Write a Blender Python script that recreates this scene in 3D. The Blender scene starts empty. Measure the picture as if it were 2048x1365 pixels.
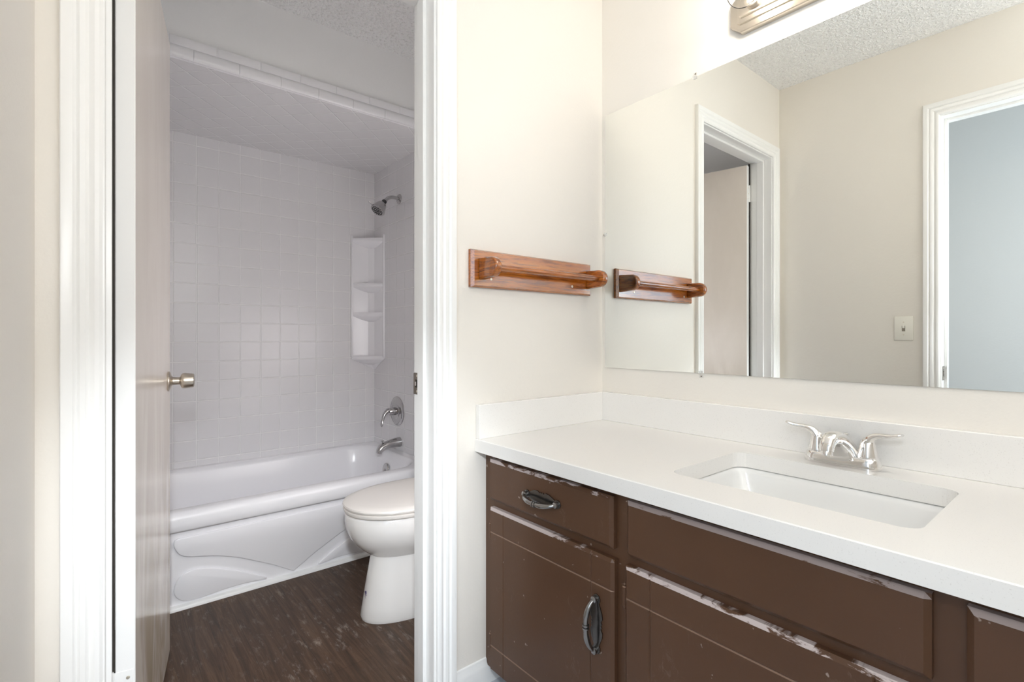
import bpy, bmesh, math, random
from mathutils import Vector, Matrix
sc = bpy.context.scene
COL = sc.collection
PI = math.pi
W = 1.5357          # distance mirror wall -> opposite wall
CEIL = 2.44
# ------------------------------------------------------------------ camera
cam = bpy.data.cameras.new('camera')
cam.sensor_width = 36.0
cam.lens = 1007.4 / 2048 * 36
cam.shift_y = -8.5 / 2048
cam.clip_start = 0.01
co = bpy.data.objects.new('camera', cam)
COL.objects.link(co)
co.location = (-1.452, -1.2309, 1.0478)
co.rotation_euler = (PI / 2, 0, -math.radians(39.57))
sc.camera = co
# ------------------------------------------------------------------ exposure / view
sc.view_settings.view_transform = 'Standard'
sc.view_settings.look = 'None'
sc.view_settings.exposure = 0.26
sc.view_settings.gamma = 1.0
sc.view_settings.use_curve_mapping = False
sc.cycles.use_denoising = True
sc.cycles.max_bounces = 14
sc.cycles.diffuse_bounces = 8
sc.cycles.glossy_bounces = 6
sc.cycles.caustics_reflective = False
sc.cycles.caustics_refractive = False
sc.cycles.sample_clamp_indirect = 6.0
# ------------------------------------------------------------------ world and lights
BULB_W, BULB_C = 1.2, (1.0, 0.90, 0.79)
WIN_W, WIN_C = 17.0, (0.74, 0.88, 1.0)
FLASH_W, FLASH_C = 9.5, (0.92, 0.96, 1.0)
BEAM_W, BEAM_C = 88.0, (0.88, 0.94, 1.0)
BATH_W, BATH_C = 88.0, (0.91, 0.92, 1.0)
BOUNCE_W, BOUNCE_C = 84.0, (0.92, 0.96, 1.0)
wd = bpy.data.worlds.new('world')
sc.world = wd
wd.use_nodes = True
wd.node_tree.nodes['Background'].inputs[0].default_value = (0.6, 0.75, 1.0, 1)
wd.node_tree.nodes['Background'].inputs[1].default_value = 0.6


def light(name, kind, loc, energy, color, rot=(0, 0, 0), **kw):
    l = bpy.data.lights.new(name, kind)
    l.energy = energy
    l.color = color
    for k, v in kw.items():
        setattr(l, k, v)
    o = bpy.data.objects.new(name, l)
    o.location = loc
    o.rotation_euler = rot
    COL.objects.link(o)
    return o


# daylight entering by the window of the room beyond the entrance
light('daylight', 'AREA', (-2.52, -1.9, 1.45), WIN_W, WIN_C, (0, -PI / 2, 0), shape='RECTANGLE', size=1.3, size_y=1.1)
# the photographer's flash, held a little above the lens
light('flash', 'POINT', (-1.47, -1.26, 1.36), FLASH_W, FLASH_C, shadow_soft_size=0.06)
# added narrow fill spot through the doorway, brightening the foot of the tub
light('beam_fill', 'SPOT', (-1.47, -1.26, 1.36), BEAM_W, BEAM_C, Vector((0.76, 2.32, -1.42)).to_track_quat('-Z', 'Y').to_euler(), spot_size=0.84, spot_blend=1.0, shadow_soft_size=0.05)
# added fill spot, turned back to bounce off the wall and ceiling behind the camera
light('bounce_fill', 'SPOT', (-0.80, -1.10, 1.25), BOUNCE_W, BOUNCE_C, (-PI / 2 - 0.85, 0, 0), spot_size=2.1, spot_blend=0.9, shadow_soft_size=0.08)
# added unseen fill spot in the bathroom, turned against the inner side of the door wall
light('bathroom_fill', 'SPOT', (-0.30, 0.90, 1.10), BATH_W, BATH_C, (-PI / 2 + 0.30, 0, 0.12), spot_size=1.5, spot_blend=0.9, shadow_soft_size=0.06)


# ================================================================== materials
def lin(r, g, b):
    f = lambda c: (c / 255 / 12.92) if c / 255 <= 0.04045 else ((c / 255 + 0.055) / 1.055) ** 2.4
    return (f(r), f(g), f(b), 1)


class NT:
    def __init__(s, name, color, rough=0.5, metal=0.0, coat=0.0, spec=0.5):
        s.m = bpy.data.materials.new(name)
        s.m.use_nodes = True
        s.t = s.m.node_tree
        s.b = s.t.nodes['Principled BSDF']
        s.b.inputs['Base Color'].default_value = color
        s.b.inputs['Roughness'].default_value = rough
        s.b.inputs['Metallic'].default_value = metal
        s.b.inputs['Coat Weight'].default_value = coat
        s.b.inputs['Coat Roughness'].default_value = 0.08
        s.b.inputs['Specular IOR Level'].default_value = spec

    def n(s, kind, **kw):
        nd = s.t.nodes.new(kind)
        for k, v in kw.items():
            if hasattr(nd, k):
                setattr(nd, k, v)
            else:
                nd.inputs[k.replace('_', ' ')].default_value = v
        return nd

    def l(s, a, b):
        s.t.links.new(a, b)

    def obj(s, scale=(1, 1, 1), rot=(0, 0, 0), loc=(0, 0, 0)):
        # world-space position: every surface keeps its pattern where it stands
        g = s.n('ShaderNodeNewGeometry')
        mp = s.n('ShaderNodeMapping')
        mp.inputs['Scale'].default_value = scale
        mp.inputs['Rotation'].default_value = rot
        mp.inputs['Location'].default_value = loc
        s.l(g.outputs['Position'], mp.inputs['Vector'])
        return mp.outputs[0]

    def noise(s, vec, scale, detail=3.0, rough=0.5, dist=0.0):
        nd = s.n('ShaderNodeTexNoise')
        nd.inputs['Scale'].default_value = scale
        nd.inputs['Detail'].default_value = detail
        nd.inputs['Roughness'].default_value = rough
        nd.inputs['Distortion'].default_value = dist
        s.l(vec, nd.inputs['Vector'])
        return nd.outputs['Fac']

    def ramp(s, fac, stops):
        r = s.n('ShaderNodeValToRGB')
        e = r.color_ramp.elements
        while len(e) < len(stops):
            e.new(0.5)
        for el, (p, c) in zip(e, stops):
            el.position = p
            el.color = c if len(c) == 4 else (*c, 1)
        s.l(fac, r.inputs[0])
        return r.outputs[0]

    def mix(s, fac, a, b):
        m = s.n('ShaderNodeMix', data_type='RGBA')
        for sock, v in ((m.inputs[0], fac), (m.inputs[6], a), (m.inputs[7], b)):
            if hasattr(v, 'is_output'):
                s.l(v, sock)
            else:
                sock.default_value = v
        return m.outputs[2]

    def math(s, op, a, b=0.0, c=None):
        m = s.n('ShaderNodeMath', operation=op)
        for i, v in enumerate((a, b) if c is None else (a, b, c)):
            if hasattr(v, 'is_output'):
                s.l(v, m.inputs[i])
            else:
                m.inputs[i].default_value = v
        return m.outputs[0]

    def sep(s, v):
        x = s.n('ShaderNodeSeparateXYZ')
        s.l(v, x.inputs[0])
        return x.outputs

    def bump(s, h, strength, dist=0.01):
        b = s.n('ShaderNodeBump')
        b.inputs['Strength'].default_value = strength
        b.inputs['Distance'].default_value = dist
        s.l(h, b.inputs['Height'])
        s.l(b.outputs[0], s.b.inputs['Normal'])

    def color(s, c):
        s.l(c, s.b.inputs['Base Color'])


def m_paint(name, c, rough=0.55, bump=0.12):
    n = NT(name, c, rough)
    v = n.obj()
    n.bump(n.noise(v, 90, 3, 0.6), bump, 0.004)
    return n.m


M = {}
M['wall'] = m_paint('wall_paint', (0.80, 0.765, 0.71, 1), 0.45)
M['bathwall'] = m_paint('bathroom_paint', (0.87, 0.865, 0.86, 1), 0.4)
M['hall'] = m_paint('hall_paint', (0.80, 0.80, 0.79, 1), 0.6)
M['trim'] = m_paint('trim_paint', (0.86, 0.86, 0.85, 1), 0.3, 0.03)
M['switch'] = NT('ivory_plastic', (0.84, 0.82, 0.75, 1), 0.35).m

n = NT('popcorn_ceiling', (0.84, 0.83, 0.80, 1), 0.85)
v = n.obj()
nz = n.noise(v, 75, 2, 0.6)
h = n.ramp(nz, [(0.42, (0, 0, 0, 1)), (0.66, (1, 1, 1, 1))])
n.bump(h, 0.8, 0.007)
n.color(n.ramp(nz, [(0.34, (0.76, 0.76, 0.75, 1)), (0.46, (0.93, 0.93, 0.925, 1))]))
M['ceiling'] = n.m

# door: off-white semi-gloss with grey-brown smears running down it
n = NT('door_paint', (0.74, 0.68, 0.61, 1), 0.22, coat=0.15)
v = n.obj((2.6, 2.6, 0.75))
s1 = n.noise(v, 2.4, 4, 0.6, 0.5)
x, y, z = n.sep(n.obj())
low = n.n('ShaderNodeMapRange')
low.inputs[1].default_value = 0.95
low.inputs[2].default_value = 0.15
low.inputs[3].default_value = 0.08
low.inputs[4].default_value = 1.0
n.l(z, low.inputs[0])
mask = n.math('MULTIPLY', n.ramp(s1, [(0.42, (0, 0, 0, 1)), (0.58, (1, 1, 1, 1))]), low.outputs[0])
n.color(n.mix(n.math('MULTIPLY', mask, 0.9), (0.79, 0.72, 0.65, 1), (0.40, 0.33, 0.23, 1)))
M['door'] = n.m


# tile-look surround: embossed square grid (a = angle of the grid in its plane)
def m_tile(name, plane, ang=0.0, off=(0, 0), pitch=0.1025):
    n = NT(name, (0.76, 0.745, 0.755, 1), 0.26, coat=0.12)
    n.b.inputs['Coat Roughness'].default_value = 0.16
    s = n.sep(n.obj())
    a, b = {'xz': (s[0], s[2]), 'yz': (s[1], s[2]), 'xy': (s[0], s[1])}[plane]
    a = n.math('SUBTRACT', a, off[0])
    b = n.math('SUBTRACT', b, off[1])
    if ang:
        ca, sa = math.cos(ang), math.sin(ang)
        a2 = n.math('ADD', n.math('MULTIPLY', a, ca), n.math('MULTIPLY', b, sa))
        b2 = n.math('SUBTRACT', n.math('MULTIPLY', b, ca), n.math('MULTIPLY', a, sa))
        a, b = a2, b2

    def edge(q):
        f = n.math('FRACT', n.math('DIVIDE', q, pitch))
        return n.math('MULTIPLY', n.math('SUBTRACT', 0.5, n.math('ABSOLUTE', n.math('SUBTRACT', f, 0.5))), pitch)
    d = n.math('MINIMUM', edge(a), edge(b))           # metres to the nearest joint
    mr = n.n('ShaderNodeMapRange', interpolation_type='SMOOTHSTEP')
    mr.inputs[1].default_value = 0.0008
    mr.inputs[2].default_value = 0.0042
    n.l(d, mr.inputs[0])
    n.bump(mr.outputs[0], 0.8, 0.0022)
    n.color(n.mix(mr.outputs[0], (0.88, 0.87, 0.87, 1), (0.755, 0.74, 0.75, 1)))  # paler joints: highlights of the embossed grid painted into the colour
    return n.m


M['tile_back'] = m_tile('tile_pattern_back', 'xz', 0, (-1.046, 1.327))
M['tile_end'] = m_tile('tile_pattern_end', 'yz', 0, (1.847, 1.327))
M['tile_top'] = m_tile('tile_pattern_top', 'xy', PI / 4, (-1.103, 1.056))
M['acrylic'] = NT('white_acrylic', (0.84, 0.83, 0.85, 1), 0.22, coat=0.25).m
M['china'] = NT('vitreous_china', (0.77, 0.755, 0.735, 1), 0.1, coat=0.4).m
M['sink'] = NT('white_sink_china', (0.80, 0.80, 0.79, 1), 0.08, coat=0.5).m
M['seat'] = NT('toilet_seat_plastic', (0.74, 0.705, 0.665, 1), 0.2).m
M['bluetrim'] = NT('stamp_ink', (0.10, 0.08, 0.16, 1), 0.6).m

# dark wood plank floor, planks running away from the tub
n = NT('dark_wood_plank', (0.05, 0.035, 0.025, 1), 0.45, spec=0.3)
v = n.obj()
rot = n.n('ShaderNodeMapping')
rot.inputs['Rotation'].default_value = (0, 0, PI / 2)
n.l(v, rot.inputs['Vector'])
br = n.n('ShaderNodeTexBrick')
br.inputs['Scale'].default_value = 1.0
br.inputs['Brick Width'].default_value = 0.9
br.inputs['Row Height'].default_value = 0.15
br.inputs['Mortar Size'].default_value = 0.0008
br.inputs['Color1'].default_value = (0.2, 0.2, 0.2, 1)
br.inputs['Color2'].default_value = (0.8, 0.8, 0.8, 1)
br.inputs['Mortar'].default_value = (0, 0, 0, 1)
br.offset = 0.37
n.l(rot.outputs[0], br.inputs['Vector'])
g = n.noise(n.obj((22, 1.3, 1)), 2.2, 6, 0.68, 1.2)
base = n.ramp(g, [(0.30, lin(42, 30, 21)), (0.5, lin(72, 52, 38)), (0.72, lin(104, 80, 61))])
tone = n.mix(n.math('MULTIPLY', n.sep(br.outputs['Color'])[0], 0.55), base, lin(62, 47, 36))
dust = n.math('MULTIPLY', n.ramp(n.noise(n.obj((14, 4, 1)), 3.0, 7, 0.75, 0.15), [(0.54, (0, 0, 0, 1)), (0.72, (1, 1, 1, 1))]),
              n.ramp(n.noise(n.obj(), 3.2, 2), [(0.38, (0, 0, 0, 1)), (0.60, (1, 1, 1, 1))]))
col = n.mix(n.math('MULTIPLY', dust, 0.5), tone, lin(185, 175, 165))
n.color(n.mix(n.math('MULTIPLY', br.outputs['Fac'], 0.7), col, lin(30, 24, 20)))
n.bump(g, 0.15, 0.003)
M['wood_floor'] = n.m
M['pale_floor'] = m_paint('pale_vinyl', lin(196, 198, 204), 0.4, 0.05)

# quartz
n = NT('white_quartz', (0.82, 0.80, 0.77, 1), 0.22, coat=0.1)
v = n.obj()
sp = n.ramp(n.noise(v, 420, 1, 0.5), [(0.66, (0, 0, 0, 1)), (0.74, (1, 1, 1, 1))])
n.color(n.mix(n.math('MULTIPLY', sp, 0.35), (0.82, 0.805, 0.78, 1), (0.55, 0.53, 0.50, 1)))
M['quartz'] = n.m


# brown cabinet paint; pale chips and painted glare along the top edges between ya (bias ba) and yb (bias bb), scuffs
def m_cab(name, wear_glare=0.0, ya=0.0, ba=0.0, yb=-1.0, bb=0.0, sheen=0.0):
    n = NT(name, lin(80, 56, 40), 0.36, coat=0.03, spec=0.35)
    v = n.obj()
    tone = n.mix(n.noise(v, 3.0, 2), lin(74, 51, 36), lin(92, 64, 45))
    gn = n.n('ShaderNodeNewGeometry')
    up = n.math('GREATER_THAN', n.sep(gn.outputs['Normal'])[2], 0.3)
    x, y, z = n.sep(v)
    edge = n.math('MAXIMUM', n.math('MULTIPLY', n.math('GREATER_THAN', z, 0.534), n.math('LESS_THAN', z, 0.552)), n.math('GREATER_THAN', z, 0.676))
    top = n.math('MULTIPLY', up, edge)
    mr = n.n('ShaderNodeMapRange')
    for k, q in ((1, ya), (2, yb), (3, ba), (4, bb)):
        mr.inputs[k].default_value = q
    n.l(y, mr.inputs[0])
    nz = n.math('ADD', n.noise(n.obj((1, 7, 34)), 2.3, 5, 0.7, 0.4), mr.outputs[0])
    chip_glare = n.ramp(nz, [(0.50, (0, 0, 0, 1)), (0.57, (1, 1, 1, 1))])
    e = n.math('MULTIPLY', n.math('MULTIPLY', top, chip_glare), wear_glare)
    groove_light = n.math('MULTIPLY', n.math('SUBTRACT', up, top), 0.32)  # up-facing groove faces painted paler for the light they catch
    spots = n.ramp(n.noise(v, 48, 2, 0.5), [(0.735, (0, 0, 0, 1)), (0.76, (1, 1, 1, 1))])
    sm = n.math('MULTIPLY', n.ramp(n.noise(n.obj((1, 1.6, 1)), 26, 5, 0.75, 1.0), [(0.55, (0, 0, 0, 1)), (0.75, (1, 1, 1, 1))]),
                n.ramp(n.noise(v, 5.5, 1), [(0.56, (0, 0, 0, 1)), (0.68, (1, 1, 1, 1))]))
    c = n.mix(n.math('MULTIPLY', sm, 0.30), tone, lin(160, 140, 128))
    c = n.mix(n.math('MULTIPLY', spots, 0.5), c, lin(190, 175, 165))
    c = n.mix(groove_light, c, lin(190, 160, 140))
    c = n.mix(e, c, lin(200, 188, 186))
    n.color(c)
    n.bump(n.noise(v, 260, 2, 0.5), 0.06, 0.002)
    return n.m


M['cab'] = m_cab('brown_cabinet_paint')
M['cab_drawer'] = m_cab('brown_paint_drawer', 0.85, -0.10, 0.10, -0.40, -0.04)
M['cab_false'] = m_cab('brown_paint_glare_edge', 0.5, -0.54, 0.16, -1.06, 0.16)  # near-continuous pale top bevel: its glare painted into the colour
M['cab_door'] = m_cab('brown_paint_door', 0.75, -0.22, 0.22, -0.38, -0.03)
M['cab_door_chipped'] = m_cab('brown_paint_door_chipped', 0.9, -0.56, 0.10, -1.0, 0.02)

# oak, grain along x on the board and rod, along y on the arms
def m_oak(name, a, b):
    n = NT(name, lin(176, 104, 46), 0.2, coat=0.6)
    g1 = n.noise(n.obj(a), 2.4, 6, 0.65, 0.8)
    g2 = n.noise(n.obj(b), 2.0, 4, 0.7, 0.3)
    c = n.ramp(g1, [(0.28, lin(112, 55, 10)), (0.47, lin(158, 86, 22)), (0.7, lin(184, 112, 38))])
    pore = n.ramp(g2, [(0.50, (0, 0, 0, 1)), (0.62, (1, 1, 1, 1))])
    n.color(n.mix(n.math('MULTIPLY', pore, 0.8), c, lin(78, 36, 10)))
    n.bump(g2, 0.10, 0.002)
    return n.m


M['oak'] = m_oak('golden_oak', (1.6, 30, 30), (5, 120, 120))
M['oak_arm'] = m_oak('golden_oak_arm', (20, 4, 30), (60, 12, 110))

M['chrome'] = NT('chrome', (0.82, 0.81, 0.80, 1), 0.06, 1.0).m
M['chrome_dark'] = NT('shower_chrome', (0.52, 0.51, 0.51, 1), 0.12, 1.0).m
M['nickel'] = NT('brushed_nickel', (0.66, 0.60, 0.52, 1), 0.28, 1.0).m
M['pewter'] = NT('dark_pewter', (0.30, 0.295, 0.29, 1), 0.2, 1.0).m
M['brass'] = NT('pale_screw_metal', (0.75, 0.70, 0.60, 1), 0.35, 1.0).m
M['strike'] = NT('tarnished_steel', (0.30, 0.27, 0.23, 1), 0.35, 1.0).m
M['pewter_plate'] = NT('blackened_pewter', (0.13, 0.125, 0.12, 1), 0.25, 1.0).m
M['rubber'] = NT('black_rubber', (0.02, 0.02, 0.02, 1), 0.5).m
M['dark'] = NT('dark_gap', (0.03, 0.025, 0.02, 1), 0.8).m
M['mirror'] = NT('mirror_silver', (0.92, 0.935, 0.91, 1), 0.0, 1.0).m
M['mirror_edge'] = NT('mirror_edge', (0.30, 0.33, 0.30, 1), 0.2).m
n = NT('clear_plastic', (0.9, 0.9, 0.88, 1), 0.15)
n.b.inputs['Alpha'].default_value = 0.28
M['clear'] = n.m


def m_emit(name, c, s):
    m = bpy.data.materials.new(name)
    m.use_nodes = True
    t = m.node_tree
    t.nodes.remove(t.nodes['Principled BSDF'])
    e = t.nodes.new('ShaderNodeEmission')
    e.inputs[0].default_value = (*c, 1)
    e.inputs[1].default_value = s
    t.links.new(e.outputs[0], t.nodes['Material Output'].inputs[0])
    return m


M['filament'] = m_emit('glowing_filament', BULB_C, 60.0)
# clear bulb glass: thin shell, mostly transparent with a Fresnel sheen
m = bpy.data.materials.new('bulb_glass')
m.use_nodes = True
t = m.node_tree
t.nodes.remove(t.nodes['Principled BSDF'])
fr = t.nodes.new('ShaderNodeLayerWeight')
fr.inputs[0].default_value = 0.05
tr = t.nodes.new('ShaderNodeBsdfTransparent')
gl = t.nodes.new('ShaderNodeBsdfGlossy')
gl.inputs['Roughness'].default_value = 0.04
mx = t.nodes.new('ShaderNodeMixShader')
t.links.new(fr.outputs['Fresnel'], mx.inputs[0])
t.links.new(tr.outputs[0], mx.inputs[1])
t.links.new(gl.outputs[0], mx.inputs[2])
t.links.new(mx.outputs[0], t.nodes['Material Output'].inputs[0])
M['bulb_glass'] = m

# ================================================================== geometry helpers
ORIGIN = {}


def root(name, label=None, cat=None, loc=(0, 0, 0), group=None, kind=None):
    o = bpy.data.objects.new(name, None)
    o.empty_display_size = 0.05
    COL.objects.link(o)
    o.location = loc
    ORIGIN[o.name] = Vector(loc)
    tag(o, label, cat, group, kind)
    return o


def tag(o, label=None, cat=None, group=None, kind=None):
    if label:
        o['label'] = label
    if cat:
        o['category'] = cat
    if group:
        o['group'] = group
    if kind:
        o['kind'] = kind
    return o


def link(name, bm, mat, parent=None, smooth=True, angle=35, label=None):
    """bm is in world coordinates."""
    bm.normal_update()
    if smooth:
        for f in bm.faces:
            f.smooth = True
        lim = math.radians(angle)
        for e in bm.edges:
            if len(e.link_faces) == 2:
                e.smooth = e.calc_face_angle(0) < lim
            else:
                e.smooth = True
    if parent is not None:
        org = ORIGIN[parent.name]
    else:
        xs = [v.co for v in bm.verts]
        org = Vector((sum(v.x for v in xs) / len(xs), sum(v.y for v in xs) / len(xs), min(v.z for v in xs)))
    bmesh.ops.translate(bm, verts=bm.verts, vec=-org)
    me = bpy.data.meshes.new(name)
    bm.to_mesh(me)
    bm.free()
    for mm in (mat if isinstance(mat, (list, tuple)) else [mat]):
        me.materials.append(mm)
    o = bpy.data.objects.new(name, me)
    COL.objects.link(o)
    if parent is not None:
        o.parent = parent
        ORIGIN[o.name] = org
    else:
        o.location = org
        ORIGIN[o.name] = org
    if label:
        o['label'] = label
    return o


def struct(name, bm, mat, parent=None, **kw):
    o = link(name, bm, mat, parent, **kw)
    o['kind'] = 'structure'
    return o


def box(bm, x0, x1, y0, y1, z0, z1, bev=0.0, seg=1, mi=0):
    x0, x1 = sorted((x0, x1)); y0, y1 = sorted((y0, y1)); z0, z1 = sorted((z0, z1))
    b = bmesh.new()
    bmesh.ops.create_cube(b, size=1.0)
    for v in b.verts:
        v.co = ((x0 + x1) / 2 + v.co.x * (x1 - x0), (y0 + y1) / 2 + v.co.y * (y1 - y0), (z0 + z1) / 2 + v.co.z * (z1 - z0))
    if bev > 0:
        bmesh.ops.bevel(b, geom=list(b.edges), offset=bev, segments=seg, affect='EDGES', profile=0.5)
    add(bm, b, mi)
    return bm


def add(bm, b, mi=0, mat=None):
    mp = {}
    for v in b.verts:
        mp[v] = bm.verts.new(mat @ v.co if mat else v.co)
    for f in b.faces:
        try:
            nf = bm.faces.new([mp[v] for v in f.verts])
            nf.material_index = mi
        except ValueError:
            pass
    b.free()


def bx(*a, **k):
    return box(bmesh.new(), *a, **k)


def loft(bm, rings, cap0=True, cap1=True, closed=True):
    R = [[bm.verts.new(p) for p in r] for r in rings]
    n = len(R[0])
    for a, b in zip(R, R[1:]):
        for i in range(n if closed else n - 1):
            j = (i + 1) % n
            bm.faces.new((a[i], a[j], b[j], b[i]))
    if cap0:
        bm.faces.new(list(reversed(R[0])))
    if cap1:
        bm.faces.new(R[-1])
    return bm


def fix(bm):
    bmesh.ops.recalc_face_normals(bm, faces=bm.faces)
    return bm


def lathe(bm, prof, origin, axis, seg=32):
    """prof: (radius, distance along axis)"""
    ax = Vector(axis).normalized()
    u = ax.orthogonal().normalized()
    w = ax.cross(u)
    o = Vector(origin)
    rings = []
    for r, t in prof:
        r = max(r, 1e-5)
        rings.append([o + ax * t + (u * math.cos(2 * PI * k / seg) + w * math.sin(2 * PI * k / seg)) * r for k in range(seg)])
    b = bmesh.new()
    loft(b, rings)
    bmesh.ops.remove_doubles(b, verts=b.verts, dist=2e-5)
    fix(b)
    add(bm, b)
    return bm


def cat(pts, n=6):
    P = [Vector(p) for p in pts]
    out = []
    for i in range(len(P) - 1):
        p0 = P[max(i - 1, 0)]; p1 = P[i]; p2 = P[i + 1]; p3 = P[min(i + 2, len(P) - 1)]
        for k in range(n):
            t = k / n
            out.append(0.5 * ((2 * p1) + (p2 - p0) * t + (2 * p0 - 5 * p1 + 4 * p2 - p3) * t * t + (3 * p1 - p0 - 3 * p2 + p3) * t ** 3))
    out.append(P[-1])
    return out


def sgnpow(v, e):
    return math.copysign(abs(v) ** e, v)


def tube(bm, pts, rad, up=(0, 0, 1), seg=16, n=6, smooth=True, pw=2.0):
    """pts with rad = list of (a, b): half-sizes across (side, up)"""
    rr = [(r, r) if not isinstance(r, (tuple, list)) else r for r in rad]
    if smooth:
        P = cat(pts, n)
        Rr = [Vector((*v, 0)) for v in rr]
        Rr = cat(Rr, n)
    else:
        P = [Vector(p) for p in pts]
        Rr = [Vector((*v, 0)) for v in rr]
    up = Vector(up).normalized()
    rings = []
    for i, p in enumerate(P):
        t = (P[min(i + 1, len(P) - 1)] - P[max(i - 1, 0)]).normalized()
        s = t.cross(up)
        if s.length < 1e-3:
            s = t.orthogonal()
        s.normalize()
        w = s.cross(t).normalized()
        a, b = Rr[i].x, Rr[i].y
        rings.append([p + s * a * sgnpow(math.cos(2 * PI * k / seg), 2 / pw) + w * b * sgnpow(math.sin(2 * PI * k / seg), 2 / pw) for k in range(seg)])
    b = bmesh.new()
    loft(b, rings)
    fix(b)
    add(bm, b)
    return bm


def prism(bm, pts, axis, a0, a1, bev=0.0, seg=2, mi=0):
    """pts: 2-D outline; axis x: pts are (y,z), y: (x,z), z: (x,y)"""
    b = bmesh.new()
    f3 = {'x': lambda p, a: (a, p[0], p[1]), 'y': lambda p, a: (p[0], a, p[1]), 'z': lambda p, a: (p[0], p[1], a)}[axis]
    A = [b.verts.new(f3(p, a0)) for p in pts]
    B = [b.verts.new(f3(p, a1)) for p in pts]
    n = len(pts)
    f0 = b.faces.new(A)
    f1 = b.faces.new(list(reversed(B)))
    for i in range(n):
        b.faces.new((A[i], B[i], B[(i + 1) % n], A[(i + 1) % n]))
    fix(b)
    if bev:
        ed = [e for e in b.edges if any(f in (f0, f1) for f in e.link_faces)]
        bmesh.ops.bevel(b, geom=ed, offset=bev, segments=seg, affect='EDGES', profile=0.5)
    add(bm, b, mi)
    return bm


def profile_sweep(bm, prof, path, closed_prof=True):
    """prof list of functions of nothing - here: rings given outright"""
    loft(bm, path)
    return bm


# ================================================================== the room shell
TH = 0.115
XL, XR = -1.438, -0.719       # bathroom door jamb faces
HEAD = 2.034
# wall with the bathroom doorway (plane y = 0 .. TH)
bm = bmesh.new()
box(bm, -1.66, XL - 0.02, 0, TH, 0, CEIL)
box(bm, XR + 0.02, 0.0, 0, TH, 0, CEIL)
box(bm, XL - 0.02, XR + 0.02, 0, TH, HEAD + 0.02, CEIL)
struct('wall_back', bm, M['wall'], smooth=False)
struct('wall_right', bx(0, 0.1, -1.66, TH, 0, CEIL), M['wall'], smooth=False)
# entrance wall x = -W
EY0, EY1 = -1.46, -0.708
EH = 2.055
bm = bmesh.new()
box(bm, -W - 0.12, -W, EY1 + 0.02, 0, 0, CEIL)
box(bm, -W - 0.12, -W, -1.66, EY0 - 0.02, 0, CEIL)
box(bm, -W - 0.12, -W, EY0 - 0.02, EY1 + 0.02, EH + 0.02, CEIL)
struct('wall_left', bm, M['wall'], smooth=False)
struct('wall_front', bx(-W - 0.12, 0.1, -1.76, -1.66, 0, CEIL), M['wall'], smooth=False)
struct('floor', bx(-W - 0.12, 0.1, -1.76, 0.06, -0.05, 0), M['pale_floor'], smooth=False)
struct('ceiling', bx(-1.66, 0.1, -1.76, TH, CEIL, CEIL + 0.05), M['ceiling'], smooth=False)
# bathroom
BX0, BX1, BY1 = -1.514, -0.052, 1.857
struct('floor', bx(-1.62, 0.05, 0.06, 1.96, -0.05, 0), M['wood_floor'], smooth=False)
struct('ceiling', bx(-1.66, 0.05, TH, 1.96, CEIL, CEIL + 0.05), M['ceiling'], smooth=False)
struct('wall_bathroom_back', bx(-1.62, 0.05, BY1, BY1 + 0.1, 0, CEIL), M['bathwall'], smooth=False)
struct('wall_bathroom_right', bx(BX1, 0.05, TH, BY1, 0, CEIL), M['bathwall'], smooth=False)
struct('wall_bathroom_left', bx(-1.62, BX0 - 0.01, TH, BY1, 0, CEIL), M['bathwall'], smooth=False)
# soffit above the tub and the tile-look panels of the surround
SY = 1.042
struct('wall_soffit', bx(BX0 - 0.01, BX1, SY, BY1, 2.11, CEIL), M['bathwall'], smooth=False)
struct('wall_tile_top', bx(BX0, BX1 - 0.01, SY, 1.847, 2.098, 2.11), M['tile_top'], smooth=False)
struct('wall_tile_back', bx(BX0 - 0.01, BX1, 1.847, BY1, 0.372, 2.11), M['tile_back'], smooth=False)
struct('wall_tile_right', bx(BX1 - 0.01, BX1, SY + 0.01, 1.847, 0.372, 2.098), M['tile_end'], smooth=False)
struct('wall_tile_left', bx(BX0 - 0.01, BX0, SY + 0.01, 1.847, 0.372, 2.098), M['tile_end'], smooth=False)
# two rows of edge tiles on the soffit front
bm = bmesh.new()
x = -1.084 - 3 * 0.157
while x < BX1 - 0.012:
    x0, x1 = max(x, BX0), min(x + 0.157, BX1 - 0.001)
    if x1 - x0 > 0.01:
        box(bm, x0 + 0.0009, x1 - 0.0009, SY - 0.0115, SY, 2.1472, 2.182, 0.002, 2)
    # rounded lower row, half a tile over
    xa, xb = max(x + 0.078, BX0), min(x + 0.235, BX1 - 0.001)
    if xb - xa > 0.01:
        prof = [(SY, 2.146), (SY - 0.010, 2.146), (SY - 0.014, 2.142), (SY - 0.016, 2.134), (SY - 0.016, 2.118), (SY - 0.0135, 2.107), (SY - 0.006, 2.1), (SY, 2.0985)]
        prism(bm, prof, 'x', xa + 0.0005, xb - 0.0005, 0.0007, 1)
    x += 0.157
box(bm, BX0, BX1 - 0.001, SY - 0.0092, SY, 2.100, 2.181)
struct('trim_1', bm, M['acrylic'])


# ------------------------------------------------------------------ casings, jambs, stops
CAS = [(0.0, 0.0), (0.0, 0.008), (0.006, 0.0115), (0.014, 0.0125), (0.024, 0.009), (0.030, 0.013), (0.040, 0.0145), (0.046, 0.011),
       (0.052, 0.0155), (0.064, 0.017), (0.072, 0.0165), (0.0745, 0.013), (0.0745, 0.0)]
# ^ (distance from the opening outwards, projection from the wall)


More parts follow.
